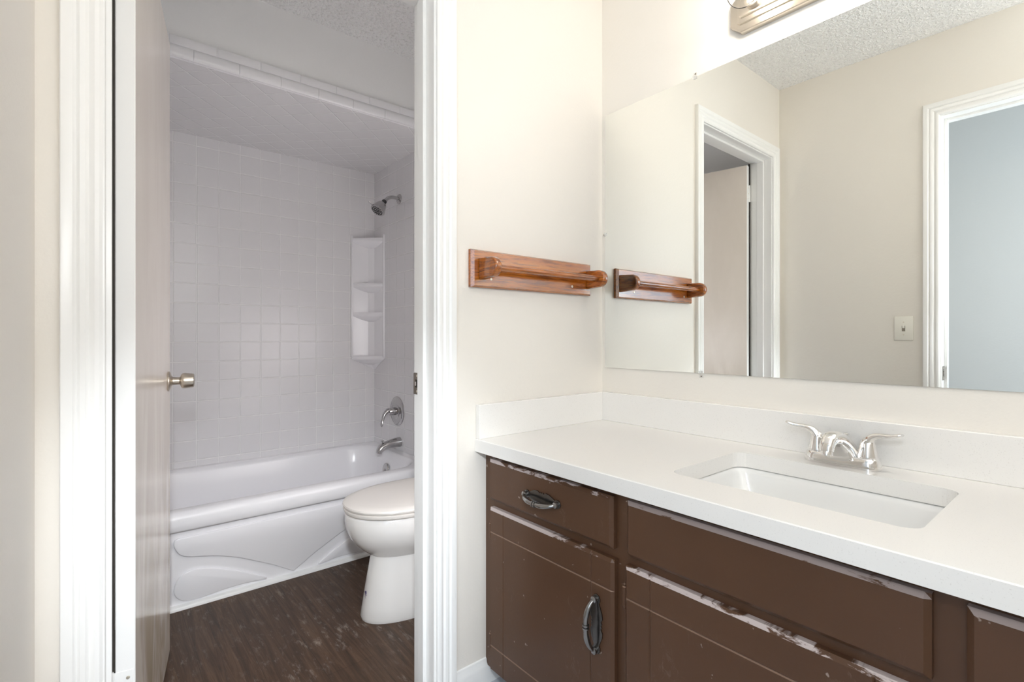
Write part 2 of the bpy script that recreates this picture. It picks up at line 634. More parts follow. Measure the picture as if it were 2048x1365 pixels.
def casing(a0, a1, h, put, w=1.0):
    """picture-frame casing round an opening between a0 and a1 up to h; put(a, z, d) -> world"""
    bm = bmesh.new()
    rings = [[put(a0 - u * w, 0, d) for u, d in CAS], [put(a0 - u * w, h + u * w, d) for u, d in CAS],
             [put(a1 + u * w, h + u * w, d) for u, d in CAS], [put(a1 + u * w, 0, d) for u, d in CAS]]
    loft(bm, rings)
    return fix(bm)


struct('trim_2', casing(XL - 0.004, XR + 0.006, HEAD + 0.005, lambda a, z, d: (a, -d, z), 0.82), M['trim'], angle=20)
struct('trim_3', casing(XL - 0.004, XR + 0.006, HEAD + 0.005, lambda a, z, d: (a, TH + d, z), 0.82), M['trim'], angle=20)
struct('trim_4', casing(EY0 - 0.005, EY1 + 0.005, EH + 0.005, lambda a, z, d: (-W + d, a, z), 0.82), M['trim'], angle=20)
struct('trim_5', casing(EY0 - 0.005, EY1 + 0.005, EH + 0.005, lambda a, z, d: (-W - 0.12 - d, a, z), 0.82), M['trim'], angle=20)


def jamb(lo, hi, h, depth0, depth1, put, stop):
    bm = bmesh.new()
    t = 0.02
    for (a, b, z0, z1) in ((lo - t, lo, 0, h + t), (hi, hi + t, 0, h + t), (lo, hi, h, h + t)):
        put(bm, a, b, depth0, depth1, z0, z1)
    s0, s1 = stop
    st = 0.011
    for (a, b, z0, z1) in ((lo, lo + st, 0, h), (hi - st, hi, 0, h), (lo + st, hi - st, h - st, h)):
        put(bm, a, b, s0, s1, z0, z1)
    return bm


jf = jamb(XL, XR, HEAD, 0, TH, lambda bm, a, b, d0, d1, z0, z1: box(bm, a, b, d0, d1, z0, z1, 0.0015), (0.042, 0.077))
struct('trim_6', jf, M['trim'])
je = jamb(EY0, EY1, EH, -W - 0.12, -W, lambda bm, a, b, d0, d1, z0, z1: box(bm, d0, d1, a, b, z0, z1, 0.0015), (-W - 0.085, -W - 0.05))
struct('trim_7', je, M['trim'])

# baseboards
BB = [(0, 0), (0.012, 0), (0.012, 0.048), (0.0105, 0.056), (0.006, 0.064), (0.0045, 0.073), (0, 0.075)]
bm = prism(bmesh.new(), [(-d, z) for d, z in BB], 'x', XR + 0.0672, -0.4505)
struct('baseboard_back', bm, M['trim'], angle=25)
bm = prism(bmesh.new(), [(-W + d, z) for d, z in BB], 'y', EY1 + 0.0663, -0.0145)
struct('baseboard_left', bm, M['trim'], angle=25)
bm = prism(bmesh.new(), [(BX1 - d, z) for d, z in BB], 'y', TH + 0.001, 1.055)
struct('baseboard_bathroom', bm, M['trim'], angle=25)

# the room beyond the entrance, seen in the mirror
struct('floor', bx(-2.72, -W - 0.12, -3.2, 0.9, -0.05, 0), M['pale_floor'], smooth=False)
struct('ceiling', bx(-2.72, -W - 0.12, -3.2, 0.9, CEIL, CEIL + 0.05), M['hall'], smooth=False)
struct('wall_hall_back', bx(-2.72, -W - 0.12, 0.8, 0.9, 0, CEIL), M['hall'], smooth=False)
struct('wall_hall_front', bx(-2.72, -W - 0.12, -3.2, -3.1, 0, CEIL), M['hall'], smooth=False)
bm = bmesh.new()
wy0, wy1, wz0, wz1 = -2.6, -1.2, 0.85, 2.05
box(bm, -2.72, -2.62, wy1, 0.8, 0, CEIL)
box(bm, -2.72, -2.62, -3.1, wy0, 0, CEIL)
box(bm, -2.72, -2.62, wy0, wy1, 0, wz0)
box(bm, -2.72, -2.62, wy0, wy1, wz1, CEIL)
struct('wall_hall_left', bm, M['hall'], smooth=False)
bm = bmesh.new()
for (a, b, c, d) in ((wy0, wy0 + 0.05, wz0, wz1), (wy1 - 0.05, wy1, wz0, wz1), (wy0 + 0.05, wy1 - 0.05, wz0, wz0 + 0.05), (wy0 + 0.05, wy1 - 0.05, wz1 - 0.05, wz1), ((wy0 + wy1) / 2 - 0.02, (wy0 + wy1) / 2 + 0.02, wz0 + 0.05, wz1 - 0.05)):
    box(bm, -2.70, -2.64, a, b, c, d)
struct('window_1', bm, M['trim'])
struct('wall_hall_right', bx(-W - 0.12, -W - 0.02, 0.005 + TH, 0.8, 0, CEIL), M['hall'], smooth=False)
struct('wall_hall_right', bx(-W - 0.12, -W - 0.02, -3.1, -1.761, 0, CEIL), M['hall'], smooth=False)

# ------------------------------------------------------------------ bathroom door
door = root('door_1', 'off-white flush bathroom door swung inward, smeared with brown dirt near its foot', 'door', (-1.4205, 0.121, 0.0), kind='structure')
dl, dt = 0.672, 0.0345
ang = math.radians(90 - 10.6)
R = Matrix.Translation((-1.4205, 0.1185, 0)) @ Matrix.Rotation(ang, 4, 'Z')


def in_door(bm):
    bmesh.ops.transform(bm, matrix=R, verts=bm.verts)
    return bm


# local: x along the door from its hinge edge, y = -dt .. 0 (face y=-dt looks to the camera side)
def dbox(*a, **k):
    return in_door(bx(*a, **k))


bm = bx(0, dl, -dt, 0, 0.012, 2.016, 0.0015)
bm.normal_update()
for f in bm.faces:
    f.material_index = 0 if abs(f.normal.y) > 0.9 else 1
panel = link('panel', in_door(bm), [M['door'], M['trim']], door)
for zc_ in (0.294, 1.86):
    bm = bx(0.0005, -0.0015, -dt + 0.004, 0.001, zc_ - 0.045, zc_ + 0.045)
    lathe(bm, [(0.0055, -0.045), (0.0055, 0.045), (0.003, 0.049)], (-0.0015, 0.006, zc_), (0, 0, 1), 16)
    hg = link('hinge', in_door(bm), M['trim'], door)
    bm = bmesh.new()
    for dz, dy in ((-0.03, -0.022), (0.0, -0.012), (0.03, -0.022)):
        lathe(bm, [(0.0035, 0.0), (0.0035, 0.001), (0.0015, 0.0018)], (-0.0015, dy, zc_ + dz), (-1, 0, 0), 12)
    link('screw', in_door(bm), M['brass'], hg)
    bm = bx(XL - 0.0005, XL + 0.0015, 0.078, 0.1155, zc_ - 0.045, zc_ + 0.045)
    link('hinge_leaf', bm, M['trim'], door)
kz = 0.905
KN = [(0.001, 0.0), (0.031, 0.0), (0.0318, 0.004), (0.028, 0.0075), (0.018, 0.010), (0.0125, 0.014), (0.0118, 0.031), (0.014, 0.0335), (0.021, 0.036), (0.0245, 0.040), (0.0255, 0.046), (0.0222, 0.070), (0.0195, 0.0715), (0.0175, 0.0705), (0.001, 0.0705)]
for side in (-1, 1):
    bm = lathe(bmesh.new(), [p for p in KN if p[1] <= 0.011], (dl - 0.06, -dt if side < 0 else 0, kz), (0, side, 0), 40)
    ro = link('knob_rose', in_door(bm), M['nickel'], door)
    bm = lathe(bmesh.new(), [p for p in KN if p[1] >= 0.0099], (dl - 0.06, -dt if side < 0 else 0, kz), (0, side, 0), 40)
    link('door_knob', in_door(bm), M['nickel'], door, label='brushed nickel door knob')
link('gap_shade', bx(-1.4377, -1.4209, 0.1193, 0.1215, 0.01, HEAD - 0.002), M['dark'], door, label='dark strip standing for the shade in the hinge-side gap')  # dark strip added for the shade between door and jamb
link('latch_plate', dbox(dl, dl + 0.001, -dt + 0.006, -0.006, kz - 0.028, kz + 0.028), M['strike'], door)


# strike plates on the jambs
def strike(name, put, label):
    r = root(name, label, 'strike plate', put(0, 0, 0))
    bm = bmesh.new()
    # plate frame round the latch hole
    for (a0, a1, z0, z1) in ((0, 0.034, 0.012, 0.032), (0, 0.034, -0.032, -0.012), (0, 0.010, -0.012, 0.012), (0.026, 0.034, -0.012, 0.012)):
        p, q = put(a0, 0.0, z0), put(a1, 0.0014, z1)
        box(bm, p[0], q[0], p[1], q[1], p[2], q[2])
    link('plate', bm, M['strike'], r)
    p, q = put(0.010, 0.0002, -0.012), put(0.026, 0.0006, 0.012)
    link('latch_hole', bx(p[0], q[0], p[1], q[1], p[2], q[2]), M['dark'], r)
    c0, c1 = put(0.017, 0.0, 0), put(0.017, 1.0, 0)
    ax = Vector(c1) - Vector(c0)
    for dz in (-0.023, 0.023):
        c = put(0.020, 0.0014, dz)
        link('screw', lathe(bmesh.new(), [(0.0038, 0), (0.0038, 0.0006), (0.0015, 0.0012)], c, ax, 14), M['brass'], r)
    p, q = put(0.012, 0.0006, -0.006), put(0.019, 0.0045, 0.006)
    link('lip', bx(p[0], q[0], p[1], q[1], p[2], q[2], 0.001), M['chrome'], r)
    return r


strike('strike_plate', lambda a, d, z: (XR - d, TH + 0.001 - a, 0.909 + z), 'tarnished strike plate let into the bathroom door jamb')
strike('strike_plate', lambda a, d, z: (-W - 0.012 - a, EY1 - d, 0.880 + z), 'strike plate on the entrance door jamb, seen in the mirror')

# ================================================================== bathtub
TY = 1.06
tx0, tx1 = BX0 + 0.001, BX1 - 0.011
tub = root('bathtub', 'white alcove bathtub with leaf-shaped raised panels on its apron', 'bathtub', ((tx0 + tx1) / 2, 1.06, 0))


def rrect(x0, x1, y0, y1, z, r, n=8, zf=None):
    """rounded rectangle ring; r = (r_x0y0, r_x1y0, r_x1y1, r_x0y1)"""
    pts = []
    for (cx, cy, rr, a0) in ((x0, y0, r[0], PI), (x1, y0, r[1], 1.5 * PI), (x1, y1, r[2], 0), (x0, y1, r[3], 0.5 * PI)):
        ox = cx + (rr if cx == x0 else -rr)
        oy = cy + (rr if cy == y0 else -rr)
        for k in range(n + 1):
            a = a0 + 0.5 * PI * k / n
            px, py = ox + rr * math.cos(a), oy + rr * math.sin(a)
            pts.append((px, py, z))
    return pts


y1 = 1.846
e = 0.002
rings = [rrect(tx0, tx1, TY + 0.028, y1, 0.296, (e,) * 4), rrect(tx0, tx1, TY + 0.004, y1, 0.300, (e,) * 4),
         rrect(tx0, tx1, TY, y1, 0.306, (e,) * 4), rrect(tx0, tx1, TY - 0.001, y1, 0.330, (e,) * 4), rrect(tx0, tx1, TY + 0.001, y1, 0.350, (e,) * 4),
         rrect(tx0, tx1, TY + 0.006, y1, 0.361, (e,) * 4), rrect(tx0, tx1, TY + 0.015, y1, 0.369, (e,) * 4),
         rrect(tx0 + 0.001, tx1 - 0.001, TY + 0.028, y1 - 0.001, 0.373, (e,) * 4)]
inn = [(0.060, 0.045, 0.040, 0.090, 0.374, 0.16), (0.068, 0.052, 0.047, 0.10, 0.372, 0.155), (0.076, 0.060, 0.054, 0.11, 0.365, 0.15), (0.084, 0.068, 0.060, 0.12, 0.350, 0.15),
       (0.098, 0.082, 0.073, 0.15, 0.27, 0.15), (0.112, 0.096, 0.088, 0.20, 0.17, 0.145), (0.125, 0.110, 0.10, 0.245, 0.10, 0.14), (0.145, 0.135, 0.12, 0.29, 0.066, 0.13), (0.19, 0.18, 0.17, 0.36, 0.055, 0.1)]
# (inset front, right end, back, left end, z, corner radius)
for f, r_, b_, l_, z, cr in inn:
    rings.append(rrect(tx0 + l_, tx1 - r_, TY + f, y1 - b_, z, (cr, cr, cr, cr)))
bm = bmesh.new()
loft(bm, rings, cap0=False, cap1=True)
link('shell', fix(bm), M['acrylic'], tub, angle=50)
# apron, set back under the rim
link('apron', bx(tx0, tx1, TY + 0.022, TY + 0.034, 0.004, 0.300), M['acrylic'], tub)
bm = prism(bmesh.new(), [(TY - 0.003, 0.0005), (TY + 0.024, 0.0005), (TY + 0.024, 0.015), (TY + 0.012, 0.015), (TY + 0.001, 0.012), (TY - 0.002, 0.007)], 'x', tx0, tx1)
link('base_trim', bm, M['trim'], tub)
cxm = -0.7852
leaf = [(-1.2224, 0.077), (-1.2118, 0.1089), (-1.1906, 0.1283), (-1.1559, 0.1368), (-1.0933, 0.1235), (-1.0185, 0.0935), (-0.9601, 0.0645), (-0.9100, 0.0365), (-0.8955, 0.0270), (-0.8933, 0.0205), (-0.9046, 0.0184), (-0.9798, 0.0261), (-1.0563, 0.0246), (-1.1159, 0.0195), (-1.1603, 0.0180), (-1.1900, 0.0230), (-1.2118, 0.0408), (-1.2211, 0.0600)]
leaf = [(x, z + 0.003) for x, z in leaf]
half = [(-1.2232, 0.2532), (-1.2182, 0.2318), (-1.2034, 0.2075), (-1.1776, 0.1927), (-1.1249, 0.1806), (-1.0703, 0.1665), (-1.0089, 0.144), (-0.9502, 0.1155), (-0.8736, 0.0758), (-0.8206, 0.0437), (-0.7852, 0.0215)]
up = [(x, z + 0.001) for x, z in half]
up += [(2 * cxm - x, z) for x, z in reversed(up[:-1])]
up += [(-0.352, 0.268), (-0.362, 0.272), (-1.2084, 0.272), (-1.2184, 0.268)]


def emboss(pts):
    return prism(bmesh.new(), pts, 'y', TY + 0.0125, TY + 0.0225, 0.004, 2)


def dense(pts, n=4, cor=()):
    P = [(x, 0, z) for x, z in pts]
    out = []
    P3 = [Vector(p) for p in P]
    N = len(P3)
    for i in range(N):
        p0, p1, p2, p3 = P3[i - 1], P3[i], P3[(i + 1) % N], P3[(i + 2) % N]
        if i in cor:
            p0 = p1
        if (i + 1) % N in cor:
            p3 = p2
        for k in range(n):
            t = k / n
            q = 0.5 * ((2 * p1) + (p2 - p0) * t + (2 * p0 - 5 * p1 + 4 * p2 - p3) * t * t + (3 * p1 - p0 - 3 * p2 + p3) * t ** 3)
            out.append((q.x, q.z))
    return out


link('raised_panel', emboss(dense(up, 3, (10, 21, 22, 23, 24))), M['acrylic'], tub, angle=60)
link('raised_leaf', emboss(dense(leaf, 3)), M['acrylic'], tub, angle=60)
link('raised_leaf', emboss(dense([(2 * cxm - x, z) for x, z in reversed(leaf)], 3)), M['acrylic'], tub, angle=60)
bm = lathe(bmesh.new(), [(0.034, 0), (0.034, 0.004), (0.031, 0.008), (0.02, 0.010), (0.0, 0.0105)], (tx1 - 0.0835, 1.50, 0.277), (-1, 0, 0.17), 32)
ov = link('overflow_plate', bm, M['chrome_dark'], tub, label='chrome overflow plate')
bm = tube(bmesh.new(), [(tx1 - 0.094, 1.50, 0.277), (tx1 - 0.108, 1.498, 0.268)], [0.005, 0.004], smooth=False)
link('lever', bm, M['chrome'], ov)
link('drain', lathe(bmesh.new(), [(0.03, 0), (0.03, 0.003), (0.02, 0.005), (0, 0.005)], (-0.36, 1.45, 0.0555), (0, 0, 1), 28), M['chrome'], tub)

# ------------------------------------------------------------------ corner shelf of the shower
px, py = BX1 - 0.010, 1.847           # tile corner
csh = root('corner_shelf', 'tall white corner shelf unit with four shelves in the shower', 'shelf', (px, py, 0.84))
A = 0.155
ci = 0.042                            # how far the unit's inner fold stands from the corner
zt, zb = 1.665, 0.925
# folded back: two panels meeting at a rounded fold, tapering to a point below
pan = [(-A, -0.006), (-A + 0.010, -0.010), (-0.055, -0.026), (-0.040, -0.040), (-0.026, -0.055), (-0.010, -A + 0.010), (-0.006, -A)]
bm = bmesh.new()
out = []
for z, s in ((zt, 1.0), (zb, 1.0), (0.912, 0.98), (0.84, 0.08)):
    out.append([(px + a * s - 0.0003, py + b * s - 0.0003, z) for a, b in [(-0.0, -0.0), (-A, 0)] + pan + [(0, -A)]])
loft(bm, out)
link('back_panel', fix(bm), M['acrylic'], csh, angle=30)
for k, z in enumerate((1.655, 1.373, 1.190, 0.918)):
    ol = [(-A, -0.004), (-0.004, -A), (-0.004, -0.004)]
    bm = bmesh.new()
    rr = []
    front = [(-A + 0.004, -0.008)] + [(-A + 0.004 + (A - 0.012) * t - 0.003 * math.sin(PI * t), -0.008 - (A - 0.012) * t - 0.003 * math.sin(PI * t)) for t in [i / 8 for i in range(1, 8)]] + [(-0.008, -A + 0.004)]
    shape = front + [(-0.004, -0.004)]
    box_rings = []
    cxs, cys = -0.03, -0.03
    for dz, s in ((0.006, 0.97), (0.010, 1.0), (0.004, 1.02), (-0.006, 1.02), (-0.012, 1.0), (-0.016, 0.94), (-0.032, 0.62), (-0.042, 0.36), (-0.046, 0.2)):
        box_rings.append([(px + cxs + (a - cxs) * s, py + cys + (b - cys) * s, z + dz) for a, b in shape])
        box_rings[-1] = [(min(a, px - 0.0004), min(b, py - 0.0004), c) for a, b, c in box_rings[-1]]
    loft(bm, box_rings)
    link('shelf', fix(bm), M['acrylic'], csh, angle=40)
for s in (0, 1):
    a = (px - A - 0.004, px - A + 0.008, py - 0.014, py - 0.0003) if s == 0 else (px - 0.014, px - 0.0003, py - A - 0.004, py - A + 0.008)
    link('side_rail', bx(a[0], a[1], a[2], a[3], zb - 0.005, zt + 0.02, 0.003, 2), M['acrylic'], csh)

# ------------------------------------------------------------------ shower fittings (on the end wall, x = px)
SYC = 1.50
sh = root('shower', 'chrome shower head on a bent arm above the corner shelf', 'shower head', (px, SYC, 1.866))
link('flange', lathe(bmesh.new(), [(0.029, 0.0003), (0.029, 0.003), (0.024, 0.008), (0.012, 0.012), (0.0, 0.012)], (px, SYC, 1.866), (-1, 0, 0), 32), M['chrome_dark'], sh)
bm = tube(bmesh.new(), [(px - 0.002, SYC, 1.866), (px - 0.04, SYC, 1.869), (px - 0.07, SYC, 1.860), (px - 0.098, SYC, 1.834)], [0.0105] * 4)
link('arm', bm, M['chrome_dark'], sh)
d = Vector((-0.60, -0.10, -0.80)).normalized()
o = Vector((px - 0.094, SYC, 1.838))
link('collar', lathe(bmesh.new(), [(0.0135, 0), (0.0145, 0.003), (0.0145, 0.017), (0.0125, 0.020)], o, d, 24), M['rubber'], sh)
link('head', lathe(bmesh.new(), [(0.010, 0.016), (0.020, 0.021), (0.028, 0.032), (0.035, 0.052), (0.041, 0.072), (0.043, 0.078), (0.0415, 0.083), (0.037, 0.084), (0.0, 0.083)], o, d, 36), M['chrome_dark'], sh)
u = d.orthogonal().normalized()
w = d.cross(u)
bm = bmesh.new()
for rad, cnt in ((0.008, 5), (0.019, 11), (0.030, 17)):
    for k in range(cnt):
        a = 2 * PI * k / cnt + rad * 40
        lathe(bm, [(0.0031, 0.082), (0.0031, 0.0865), (0.002, 0.0875)], o + (u * math.cos(a) + w * math.sin(a)) * rad, d, 8)
link('nozzles', bm, M['rubber'], sh, label='black rubber spray nozzles')
tb = o + d * 0.078 + Vector((-0.034, 0, 0.027))
link('spray_lever', tube(bmesh.new(), [tb, tb + Vector((-0.012, 0, 0.010)), tb + Vector((-0.020, 0, 0.013))], [(0.006, 0.004)] * 3), M['chrome_dark'], sh)

va = root('shower_valve', 'round chrome shower valve plate with a drooping lever handle', 'shower valve', (px, 1.525, 0.604))
link('escutcheon', lathe(bmesh.new(), [(0.087, 0.0003), (0.087, 0.003), (0.080, 0.008), (0.060, 0.0105), (0.046, 0.011), (0.043, 0.014), (0.036, 0.016), (0.0, 0.016)], (px, 1.525, 0.604), (-1, 0, 0), 48), M['chrome_dark'], va)
link('hub', lathe(bmesh.new(), [(0.024, 0.014), (0.022, 0.032), (0.0215, 0.050), (0.018, 0.056), (0.0, 0.057)], (px, 1.525, 0.604), (-1, 0, 0), 32), M['chrome_dark'], va)
bm = tube(bmesh.new(), [(px - 0.040, 1.525, 0.612), (px - 0.062, 1.525, 0.612), (px - 0.086, 1.524, 0.590), (px - 0.098, 1.523, 0.556), (px - 0.103, 1.522, 0.534), (px - 0.104, 1.522, 0.522)],
          [(0.014, 0.012), (0.017, 0.013), (0.0135, 0.010), (0.012, 0.008), (0.0135, 0.007), (0.008, 0.004)], up=(-1, 0, 0.3))
link('lever', bm, M['chrome_dark'], va)

ts = root('tub_spout', 'chrome tub spout with a pull knob under the shower valve', 'tub spout', (px, 1.495, 0.418))
bm = tube(bmesh.new(), [(px - 0.0005, 1.495, 0.424), (px - 0.03, 1.495, 0.424), (px - 0.07, 1.495, 0.420), (px - 0.105, 1.495, 0.410), (px - 0.126, 1.495, 0.394), (px - 0.134, 1.495, 0.374)],
          [(0.029, 0.029), (0.029, 0.027), (0.026, 0.023), (0.024, 0.022), (0.022, 0.020), (0.020, 0.016)], seg=24)
link('body', bm, M['chrome_dark'], ts)
link('diverter_knob', lathe(bmesh.new(), [(0.004, 0), (0.0035, 0.014), (0.007, 0.017), (0.008, 0.022), (0.006, 0.027), (0, 0.028)], (px - 0.110, 1.495, 0.424), (-0.12, 0, 1), 18), M['chrome_dark'], ts)

# ================================================================== toilet (faces -x)
TC = 0.555
to = root('toilet', 'white toilet with its lid down, facing the open bathroom door', 'toilet', (-0.45, TC, 0))


def egg(xf, xb, w, z, n=48, pf=2.15, pb=2.6, xm=None):
    xm = xm if xm is not None else xb - (xb - xf) * 0.46
    pts = []
    for k in range(n):
        a = 2 * PI * k / n
        c, s = math.cos(a), math.sin(a)
        ex = pf if c < 0 else pb
        X = abs(c) ** (2 / ex) * (1 if c >= 0 else -1)
        Y = abs(s) ** (2 / ex) * (1 if s >= 0 else -1)
        pts.append((xm + X * ((xb - xm) if c >= 0 else (xm - xf)), TC + Y * w, z))
    return pts


prof = [  # z, front x, back x, half width
    (0.000, -0.692, -0.20, 0.118), (0.012, -0.695, -0.20, 0.121), (0.05, -0.688, -0.20, 0.117), (0.10, -0.680, -0.20, 0.112), (0.15, -0.671, -0.20, 0.107), (0.20, -0.661, -0.20, 0.103), (0.232, -0.655, -0.20, 0.101)]
bowl = [(0.232, -0.657, -0.20, 0.103), (0.243, -0.672, -0.19, 0.117), (0.258, -0.691, -0.18, 0.133), (0.278, -0.711, -0.17, 0.150), (0.30, -0.728, -0.16, 0.164), (0.325, -0.741, -0.15, 0.175), (0.35, -0.748, -0.14, 0.182), (0.375, -0.751, -0.13, 0.185), (0.392, -0.749, -0.13, 0.184), (0.400, -0.741, -0.135, 0.178)]
bm = bmesh.new()
loft(bm, [egg(b, c, w_, z) for z, b, c, w_ in prof], cap1=False)
link('pedestal', fix(bm), M['china'], to)
bm = bmesh.new()
loft(bm, [egg(b, c, w_, z) for z, b, c, w_ in bowl], cap0=False)
link('bowl', fix(bm), M['china'], to)
bm = bmesh.new()
loft(bm, [egg(f, b, w_, z, pb=3.2) for z, f, b, w_ in ((0.4025, -0.746, -0.275, 0.180), (0.404, -0.751, -0.272, 0.184), (0.410, -0.754, -0.272, 0.187), (0.4165, -0.754, -0.272, 0.187), (0.4185, -0.750, -0.274, 0.184))])
link('seat', fix(bm), M['seat'], to)
bm = bmesh.new()
loft(bm, [egg(f, b, w_, z, pb=3.2) for z, f, b, w_ in ((0.4200, -0.749, -0.272, 0.183), (0.4215, -0.754, -0.270, 0.187), (0.428, -0.756, -0.270, 0.189), (0.433, -0.754, -0.271, 0.187), (0.4365, -0.745, -0.275, 0.180), (0.439, -0.720, -0.29, 0.162), (0.4405, -0.66, -0.33, 0.12), (0.441, -0.56, -0.40, 0.05))])
link('lid', fix(bm), M['seat'], to)
for s in (-1, 1):
    link('lid_hinge', lathe(bmesh.new(), [(0.012, -0.02), (0.012, 0.02)], (-0.262, TC + s * 0.07, 0.415), (0, 1, 0), 16), M['seat'], to)
link('tank', bx(-0.262, BX1 - 0.012, TC - 0.22, TC + 0.22, 0.405, 0.735, 0.02, 3), M['china'], to)
link('tank_lid', bx(-0.272, BX1 - 0.008, TC - 0.23, TC + 0.23, 0.737, 0.775, 0.010, 3), M['china'], to)
fl = bmesh.new()
tube(fl, [(-0.262, TC - 0.16, 0.68), (-0.280, TC - 0.16, 0.68), (-0.286, TC - 0.13, 0.678), (-0.286, TC - 0.09, 0.672)], [0.008, 0.007, 0.006, 0.006])
link('flush_handle', fl, M['chrome'], to)
# small printed inspection mark on the foot: a few short strokes lying on the curved surface
ring = egg(-0.6816, -0.20, 0.113, 0.090, n=1600)
k0 = 796
bm = bmesh.new()
for (du, dz, lu, lz_) in ((0.000, 0.012, 0.010, 0.0016), (0.001, 0.006, 0.0016, 0.008), (0.005, 0.005, 0.0016, 0.010), (0.002, 0.000, 0.009, 0.0016), (0.008, 0.004, 0.0016, 0.007), (0.001, -0.006, 0.008, 0.0012), (0.003, -0.010, 0.007, 0.0012)):
    k1 = k0 + int(du / 0.0006)
    k2 = k1 + max(int(lu / 0.0006), 2)
    p0, p1 = Vector(ring[k1]), Vector(ring[k2])
    nr = Vector((p1.y - p0.y, -(p1.x - p0.x), 0)).normalized()
    if nr.dot(Vector((-1, 0.3, 0))) < 0:
        nr = -nr
    pts = []
    for off in (-0.002, 0.0014):
        for q, zz in ((p0, 0), (p1, 0), (p1, lz_), (p0, lz_)):
            pts.append(bm.verts.new(q + nr * off + Vector((0, 0, dz + zz))))
    a, b = pts[:4], pts[4:]
    bm.faces.new(a); bm.faces.new(b[::-1])
    for i in range(4):
        bm.faces.new((a[i], a[(i + 1) % 4], b[(i + 1) % 4], b[i]))
fix(bm)
link('printed_mark', bm, M['bluetrim'], to, label='small dark printed mark')

# ================================================================== vanity cabinet
CF, DF = -0.539, -0.558        # carcass face and door/drawer face
VY = -1.652
ZT = 0.704                     # top of the carcass
cab = root('vanity_cabinet', 'dark brown painted vanity cabinet with chipped edges under the white countertop', 'cabinet', ((CF) / 2, VY / 2, 0))
bm = bmesh.new()
# sides, bottom, back, toe kick and the face frame, leaving the drawer and sink space open inside
box(bm, CF + 0.02, -0.002, -0.0155, -0.002, 0.077, ZT)
box(bm, CF + 0.09, -0.002, -0.0155, -0.002, 0.0, 0.077)
box(bm, CF + 0.02, -0.002, VY, VY + 0.018, 0.0, ZT)
box(bm, CF + 0.02, -0.002, VY + 0.018, -0.0155, 0.075, 0.09)
box(bm, -0.012, -0.002, VY + 0.018, -0.0155, 0.09, ZT)
box(bm, CF + 0.075, CF + 0.09, VY + 0.018, -0.0155, 0.0, 0.075)
link('carcass', bm, M['cab'], cab, smooth=False)
bm = bmesh.new()
for (ya, yb) in ((-0.05, -0.002), (-0.552, -0.49), (-1.112, -1.05), (VY, -1.555)):
    box(bm, CF, CF + 0.02, ya, yb, 0.056, ZT)
for (ya, yb) in ((-0.49, -0.05), (-1.05, -0.552), (-1.555, -1.112)):
    for (za, zb_) in ((0.67, ZT), (0.535, 0.58), (0.056, 0.09)):
        box(bm, CF, CF + 0.02, ya, yb, za, zb_)
link('face_frame', bm, M['cab'], cab, smooth=False)


def front(y0, y1, z0, z1, ch=0.007, gy=(), gz=(), thick=0.019):
    """panel with chamfered rim and V grooves, facing -x"""
    gw, gd = 0.0022, 0.0022

    def axis(a, b, gs):
        q = [(a, ch * 0.9), (a + ch, 0.0)]
        for g_ in gs:
            q += [(g_ - gw, 0.0), (g_, gd), (g_ + gw, 0.0)]
        q += [(b - ch, 0.0), (b, ch * 0.9)]
        return q
    Y = axis(y0, y1, sorted(gy))
    Z = axis(z0, z1, sorted(gz))
    b = bmesh.new()
    G = [[b.verts.new((CF - thick + max(dy, dz), y, z)) for z, dz in Z] for y, dy in Y]
    for i in range(len(Y) - 1):
        for j in range(len(Z) - 1):
            b.faces.new((G[i][j], G[i + 1][j], G[i + 1][j + 1], G[i][j + 1]))
    # sides back to the frame
    rim = [G[i][0] for i in range(len(Y))] + [G[-1][j] for j in range(1, len(Z))] + [G[i][-1] for i in range(len(Y) - 2, -1, -1)] + [G[0][j] for j in range(len(Z) - 2, 0, -1)]
    bk = [b.verts.new((CF - 0.0003, v_.co.y, v_.co.z)) for v_ in rim]
    n_ = len(rim)
    for i in range(n_):
        b.faces.new((rim[i], rim[(i + 1) % n_], bk[(i + 1) % n_], bk[i]))
    b.faces.new(bk)
    return fix(b)


